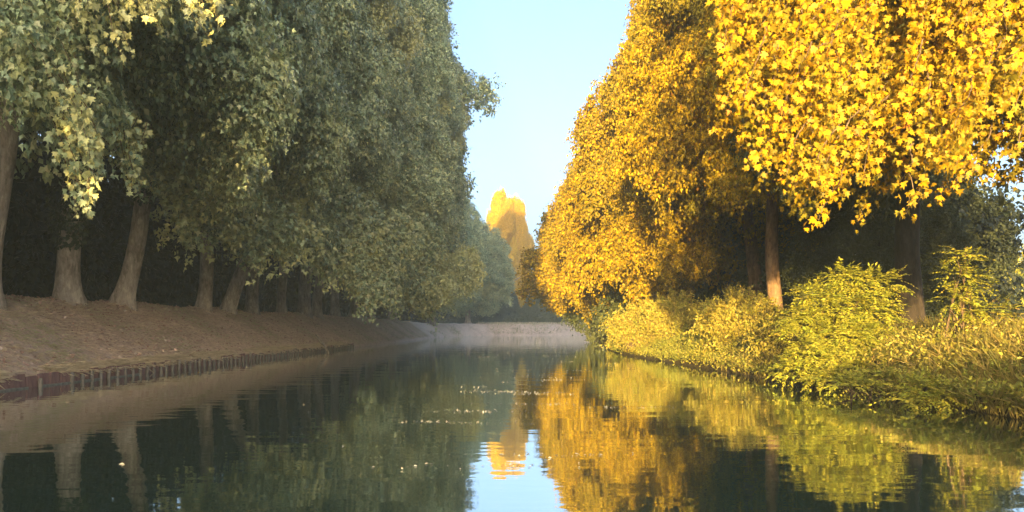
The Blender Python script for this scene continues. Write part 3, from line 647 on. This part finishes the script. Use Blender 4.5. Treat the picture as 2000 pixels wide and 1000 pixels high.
def pinnate(L, base, dirs, length, rng, pairs=7, leaflet=.12, tint=0., droop=.35):
    """compound leaves: leaflets in two rows along an arching stalk"""
    N = len(base); d = unit(dirs); up = np.array([0, 0, 1.0]); side = unit(np.cross(d, up) + 1e-3)
    for j in range(pairs):
        u = (j + 1.2) / (pairs + .5); p_ = base + d * (length * u)[:, None] + np.outer(length * u * u * -droop, up)
        for s in (-1, 1):
            t = side * s * .9 + d * .55 + np.array([0, 0, -.30]) + .12 * rng.normal(size=(N, 3))
            L.add(p_, t, np.array([0, -.25, 1.0]) + .25 * rng.normal(size=(N, 3)), leaflet * (.8 + .4 * rng.random(N)) * (1 - .25 * abs(u - .45)), OVAL, rng, tint)
    L.add(base + d * length[:, None] + np.outer(length * -droop, up), d + [0, 0, -.3], np.tile(up, (N, 1)) + .2 * rng.normal(size=(N, 3)), leaflet, OVAL, rng, tint)
def compound_bush(name, label, c, clumps, seed, mat='leaf_bush', group=None, leaflet=.12, zbase=None):
    root = thing(name, label, "bush", (c[0], c[1], gz(*c) if zbase is None else zbase), group); o = np.array(root.location); rng = rnd(seed); L = Leaves(); tw = []
    for (p, rad, n) in clumps:
        p = np.asarray(p) - o; d = unit(rng.normal(size=(n, 3)) + [0, -.55, .25]); rad = np.asarray(rad)
        base = p + d * rad * rng.random((n, 1)) ** .45 * .85
        dirs = d * [1, 1, .5] + .35 * rng.normal(size=(n, 3)) + [0, 0, .25]
        pinnate(L, base, dirs, .32 + .22 * rng.random(n), rng, 6, leaflet, np.clip(.3 + .35 * rng.normal(size=n), 0, 1))
        for k in range(3):
            e = p + rng.normal(size=3) * rad * .4; b0 = np.array([rng.normal() * .25, rng.normal() * .2, -.1])
            tw.append(tube(bez(b0, (b0 + e) / 2 + [0, 0, .3], e, 8), np.linspace(.03, .007, 8), 5))
    link("stems", tubes_mesh("stems", tw, M['twig']), root); link("foliage", L.mesh("foliage", M[mat]), root); return root

GW = "willow bushes at the right water's edge"
willow_bush("spreading yellow willow bush beside the shady overhang, farthest along the right bank", GW, at(1235, 0, 46)[:2] + [.4, 0], 4.0, 3.0, 401, 300)
willow_bush("yellow willow bush joining the farthest one, under the drooping golden tree", GW, at(1310, 0, 43)[:2] + [.3, 0], 3.6, 2.9, 402, 280)
willow_bush("rounded straw yellow willow bush left of the reddish trunk", GW, at(1428, 0, 32)[:2] + [.3, 0], 3.7, 2.6, 403, 340, .13)
CB = lambda px, py, z, r, n: (at(px, py, z), r, n)
compound_bush("elder_bush", "large yellow green bush with feathery compound leaves right of the reddish trunk", at(1640, 0, 22.5)[:2], [
    CB(1640, 545, 22.5, (.55, .5, .35), 70), CB(1585, 580, 22.5, (.5, .5, .4), 75), CB(1690, 560, 22.5, (.6, .5, .45), 90), CB(1735, 555, 22.8, (.3, .3, .5), 30),
    CB(1630, 600, 22, (.9, .6, .5), 170), CB(1700, 610, 22, (.7, .6, .5), 130), CB(1565, 630, 22, (.6, .5, .45), 110), CB(1640, 660, 21.5, (1.0, .6, .5), 190),
    CB(1580, 690, 21, (.6, .5, .4), 110), CB(1700, 665, 21.5, (.6, .5, .5), 110), CB(1640, 715, 20.6, (.8, .5, .35), 120), CB(1550, 725, 21, (.4, .4, .25), 50)], 411)
compound_bush("ash_sapling", "slender sapling with feathery pale leaves standing above the undergrowth at the right", at(1880, 0, 20)[:2], [
    CB(1885, 500, 20, (.3, .3, .22), 26), CB(1875, 540, 20, (.36, .3, .25), 36), CB(1895, 555, 20, (.3, .3, .25), 26), CB(1870, 585, 20, (.42, .3, .25), 40), CB(1890, 610, 20, (.4, .3, .2), 34)], 412, leaflet=.11)
compound_bush("elder_bush", "low leafy spray bending down to the water below the big compound leaved bush", at(1700, 0, 18.6)[:2], [
    CB(1665, 755, 18.4, (.4, .35, .22), 46), CB(1720, 745, 18.6, (.4, .35, .25), 50), CB(1610, 740, 19.6, (.5, .4, .22), 50)], 413, leaflet=.10)
compound_bush("elder_bush", "bright leafy spray hanging lowest over the water near the grass tussock", at(1800, 0, 17)[:2], [
    CB(1800, 765, 16.2, (.5, .35, .22), 85), CB(1840, 780, 15.8, (.32, .3, .18), 40), CB(1770, 782, 16, (.3, .3, .14), 34)], 414, leaflet=.10)
compound_bush("leafy_shrub", "broad leaved low shrub beside the slender sapling", at(1930, 0, 20)[:2], [CB(1925, 612, 20, (.5, .4, .18), 40)], 415, mat='leaf_under', leaflet=.16)
willow_bush("small bush between the rounded willow and the big compound leaved bush, half in shade", GW, at(1520, 0, 26)[:2] + [.3, 0], 1.8, 1.5, 404, 120, .13)

rng = rnd(61)
def scatter_right(N, y0, y1, d0, d1, ypow=1.3):
    y = y0 + (y1 - y0) * rng.random(N) ** ypow; d = d0 + (d1 - d0) * rng.random(N) ** 1.3
    x = np.interp(y, RIGHT[:, 1], RIGHT[:, 0]) + d
    return np.column_stack([x, y, ground_h(np.column_stack([x, y]))]), d
L = Leaves(); P, d = scatter_right(100000, 9, 60, -.15, 9); N = len(P)
hh = (.28 + .30 * (wob(P[:, :2], .9, 71) + 1) * .5 + .15 * rng.random(N)) * np.clip(1 - .03 * d, .4, 1)
P[:, 2] = np.maximum(P[:, 2], .05) + hh * rng.random(N) ** .45
tn = np.clip(.3 + .7 * wob(P[:, :2], .7, 72), 0, 1)
L.add(P, rng.normal(size=(N, 3)) * .8 + [-.25, -.35, -.15], np.array([-.2, -.5, .8]) + .55 * rng.normal(size=(N, 3)), .06 + .075 * rng.random(N), OVAL, rng, tn)
tag(link("undergrowth", L.mesh("undergrowth", M['leaf_under'])), "knee high sunlit undergrowth of mixed leaves on the right bank", "undergrowth", kind="stuff")
L = Leaves(); P, d = scatter_right(16000, 9.5, 30, -.05, 7, 1.2); N = len(P); keep = (P[:, 0] / P[:, 1] > .53 - .06 * rng.random(N)) | (rng.random(N) < .25); P = P[keep]; N = len(P)
th = rng.normal(size=(N, 3)); hgt = .45 + .5 * rng.random(N)
for s0, s1, dr in ((0, .5, 0.0), (.5, 1.0, -.55)):      # arching blades in two pieces
    dirs = unit(np.column_stack([th[:, 0] * .32 - .12, th[:, 1] * .32 - .05, np.ones(N) + dr * (1.0 + .5 * rng.random(N))]))
    if s0 == 0: P0 = P.copy(); P0[:, 2] = np.maximum(P0[:, 2], 0); d0_ = dirs; b0_ = P0
    else: b0_ = P0 + d0_ * (hgt * .42)[:, None]
    L.add(b0_, dirs, np.array([0, -1., .4]) + .4 * th, hgt * .5, tmpl_lance(.022), rng, np.clip(.2 + .3 * th[:, 2], 0, 1))
tag(link("grass", L.mesh("grass_right_bank", M['grass_gold'])), "tall arching grass tussocks at the right water's edge", "grass", kind="stuff")

# shaded overhang on the far right bank, unseen bush added to shade the near right bank, sunlit far bushes
def leaf_bush(name, label, c, lumps, seed, mat, size, tmpl=LOW, rho=40, group=None):
    root = thing(name, label, "bush", (c[0], c[1], max(gz(c[0], c[1]), -.1)), group); o = np.array(root.location); rng = rnd(seed); L = Leaves(); tw = []
    for p, rad in lumps:
        add_clump(L, rng, np.asarray(p) - o, rad, rho, size, tmpl, droop=.5, tint=max(0, rng.normal(.2, .2)), per=7)
        e = np.asarray(p) - o; tw.append(tube(bez((0, 0, -.2), e * .5 + [0, 0, .4], e, 7), np.linspace(.12, .03, 7), 6))
    link("stems", tubes_mesh("stems", tw, M['bark_dark_shade']), root); link("foliage", L.mesh("foliage", M[mat]), root); return root
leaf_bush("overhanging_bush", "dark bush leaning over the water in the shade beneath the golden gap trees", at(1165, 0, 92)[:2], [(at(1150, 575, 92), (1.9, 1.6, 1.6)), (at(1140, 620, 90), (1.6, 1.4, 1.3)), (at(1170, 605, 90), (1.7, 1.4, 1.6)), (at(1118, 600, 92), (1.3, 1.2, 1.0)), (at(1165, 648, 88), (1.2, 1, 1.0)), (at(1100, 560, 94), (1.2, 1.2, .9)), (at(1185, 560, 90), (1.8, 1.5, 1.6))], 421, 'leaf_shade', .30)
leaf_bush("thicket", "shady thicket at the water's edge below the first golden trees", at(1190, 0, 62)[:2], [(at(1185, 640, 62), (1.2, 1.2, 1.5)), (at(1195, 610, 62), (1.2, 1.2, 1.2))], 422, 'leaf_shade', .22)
leaf_bush("bush", "unseen shrub added outside the picture to shade the near right bank", (9.0, 7.6), [((7.3, 8.2, 1.15), (.9, .9, .5)), ((6.7, 8.6, 1.25), (.6, .7, .35)), ((8.6, 7.6, .9), (.8, 1.0, .8)), ((9.6, 8.2, 1.1), (.9, 1.0, .75)), ((10.9, 8.6, 1.2), (1.0, 1.0, .75))], 423, 'leaf_under', .14, rho=130)  # out of frame, put in for its shadow on the bank
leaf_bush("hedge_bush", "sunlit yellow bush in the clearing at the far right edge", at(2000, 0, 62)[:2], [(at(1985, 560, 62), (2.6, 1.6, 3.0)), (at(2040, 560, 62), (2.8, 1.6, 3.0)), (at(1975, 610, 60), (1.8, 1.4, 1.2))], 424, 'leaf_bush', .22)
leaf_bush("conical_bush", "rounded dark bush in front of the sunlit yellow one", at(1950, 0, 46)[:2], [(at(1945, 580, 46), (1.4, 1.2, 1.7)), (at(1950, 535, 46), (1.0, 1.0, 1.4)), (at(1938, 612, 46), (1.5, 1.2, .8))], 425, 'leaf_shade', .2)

for i, (px, z, w_, h_, lab) in enumerate([(1010, 181, 2.6, 1.8, "low dark bush on the far bank near the middle of the sky gap"), (1065, 180, 3.2, 2.2, "wide dark bush on the far bank beside the overhanging right trees"), (905, 176, 2.4, 2.0, "dark bush on the far bank at the foot of the rounded hazy tree")]):
    c_ = at(px, 625, z); zg = gz(c_[0], z)
    leaf_bush("far_bush", lab, (c_[0], z), [((c_[0] + dx * w_, z + .3, zg + h_ * (.5 + .2 * (k % 2))), (w_ * .6, w_ * .5, h_ * .62)) for k, dx in enumerate((-.6, -.1, .4, .8))], 430 + i, 'leaf_far', .34, rho=24, group="bushes on the far bank")
rng = rnd(91); L = Leaves(); N = 7000
xx = rng.uniform(-13, 24, N); yy = np.interp(xx, LEFT[5:, 0], LEFT[5:, 1]) + rng.uniform(.2, 14, N); P = np.column_stack([xx, yy, ground_h(np.column_stack([xx, yy]))]); ok_ = (wob(P[:, :2], .45, 92) + .5 * rng.random(N)) > .12; P = P[ok_]; N = len(P)
L.add(P, np.column_stack([rng.normal(size=(N, 2)) * .6, np.ones(N)]), rng.normal(size=(N, 3)) + [0, -.8, .3], .22 + .3 * rng.random(N), tmpl_lance(.14), rng, np.clip(.4 + .5 * rng.normal(size=N), 0, 1))
tag(link("grass", L.mesh("grass_far_bank", M['grass_dry'])), "dry grass tufts on the far bank across the end of the canal", "grass", kind="stuff")

# ------------------------------------------------------------------ things afloat
rng = rnd(81); L = Leaves(); N = 300
y = np.concatenate([rng.uniform(20, 75, 280), rng.uniform(9, 40, 20)]); x = np.concatenate([rng.normal(25, 95, 280) * y[:280] / FPX, rng.uniform(-5, 7, 20)])
P = np.column_stack([x, y, np.full(N, .006)]); P = P[~((P[:, 0] < -12) | (P[:, 0] > 6.3))]; N = len(P)
L.add(P, np.column_stack([rng.normal(size=(N, 2)), np.zeros(N)]), np.tile([0, 0, 1.], (N, 1)) + np.array([.15, .35, .1]) * rng.normal(size=(N, 3)), .035 + .05 * rng.random(N) ** 2, LOW, rng, 0.)
for k in range(34):                                    # foam and leaf streaks, long across the view
    y_ = rng.uniform(18, 52) if k < 26 else rng.uniform(9, 18); x_ = rng.normal(20, 90) * y_ / FPX + (rng.normal() * 2 if k >= 26 else 0); w_ = rng.uniform(.15, .55); m_ = int(22 * w_ / .3)
    Q_ = np.column_stack([x_ + w_ * rng.normal(size=m_), y_ + .10 * rng.normal(size=m_), np.full(m_, .006)])
    L.add(Q_, np.column_stack([rng.normal(size=(m_, 2)), np.full(m_, .1)]), np.array([0, -.25, 1.]) + .25 * rng.normal(size=(m_, 3)), .02 + .035 * rng.random(m_), LOW, rng, .3)
tag(link("floating_leaves", L.mesh("floating_leaves", M['float'])), "pale fallen leaves drifting on the dark water", "leaves", kind="stuff")

# ------------------------------------------------------------------ haze
m, n, l, out = new_mat("haze_air")
pv = n.new("ShaderNodeVolumePrincipled"); pv.inputs["Color"].default_value = (.66, .84, 1.0, 1); pv.inputs["Density"].default_value = .0012; pv.inputs["Anisotropy"].default_value = 0.3
l.new(pv.outputs[0], out.inputs["Volume"])
hz = link("haze", box_mesh("haze", -440, 440, -110, 440, -3.2, 44, m)); tag(hz, kind="stuff")
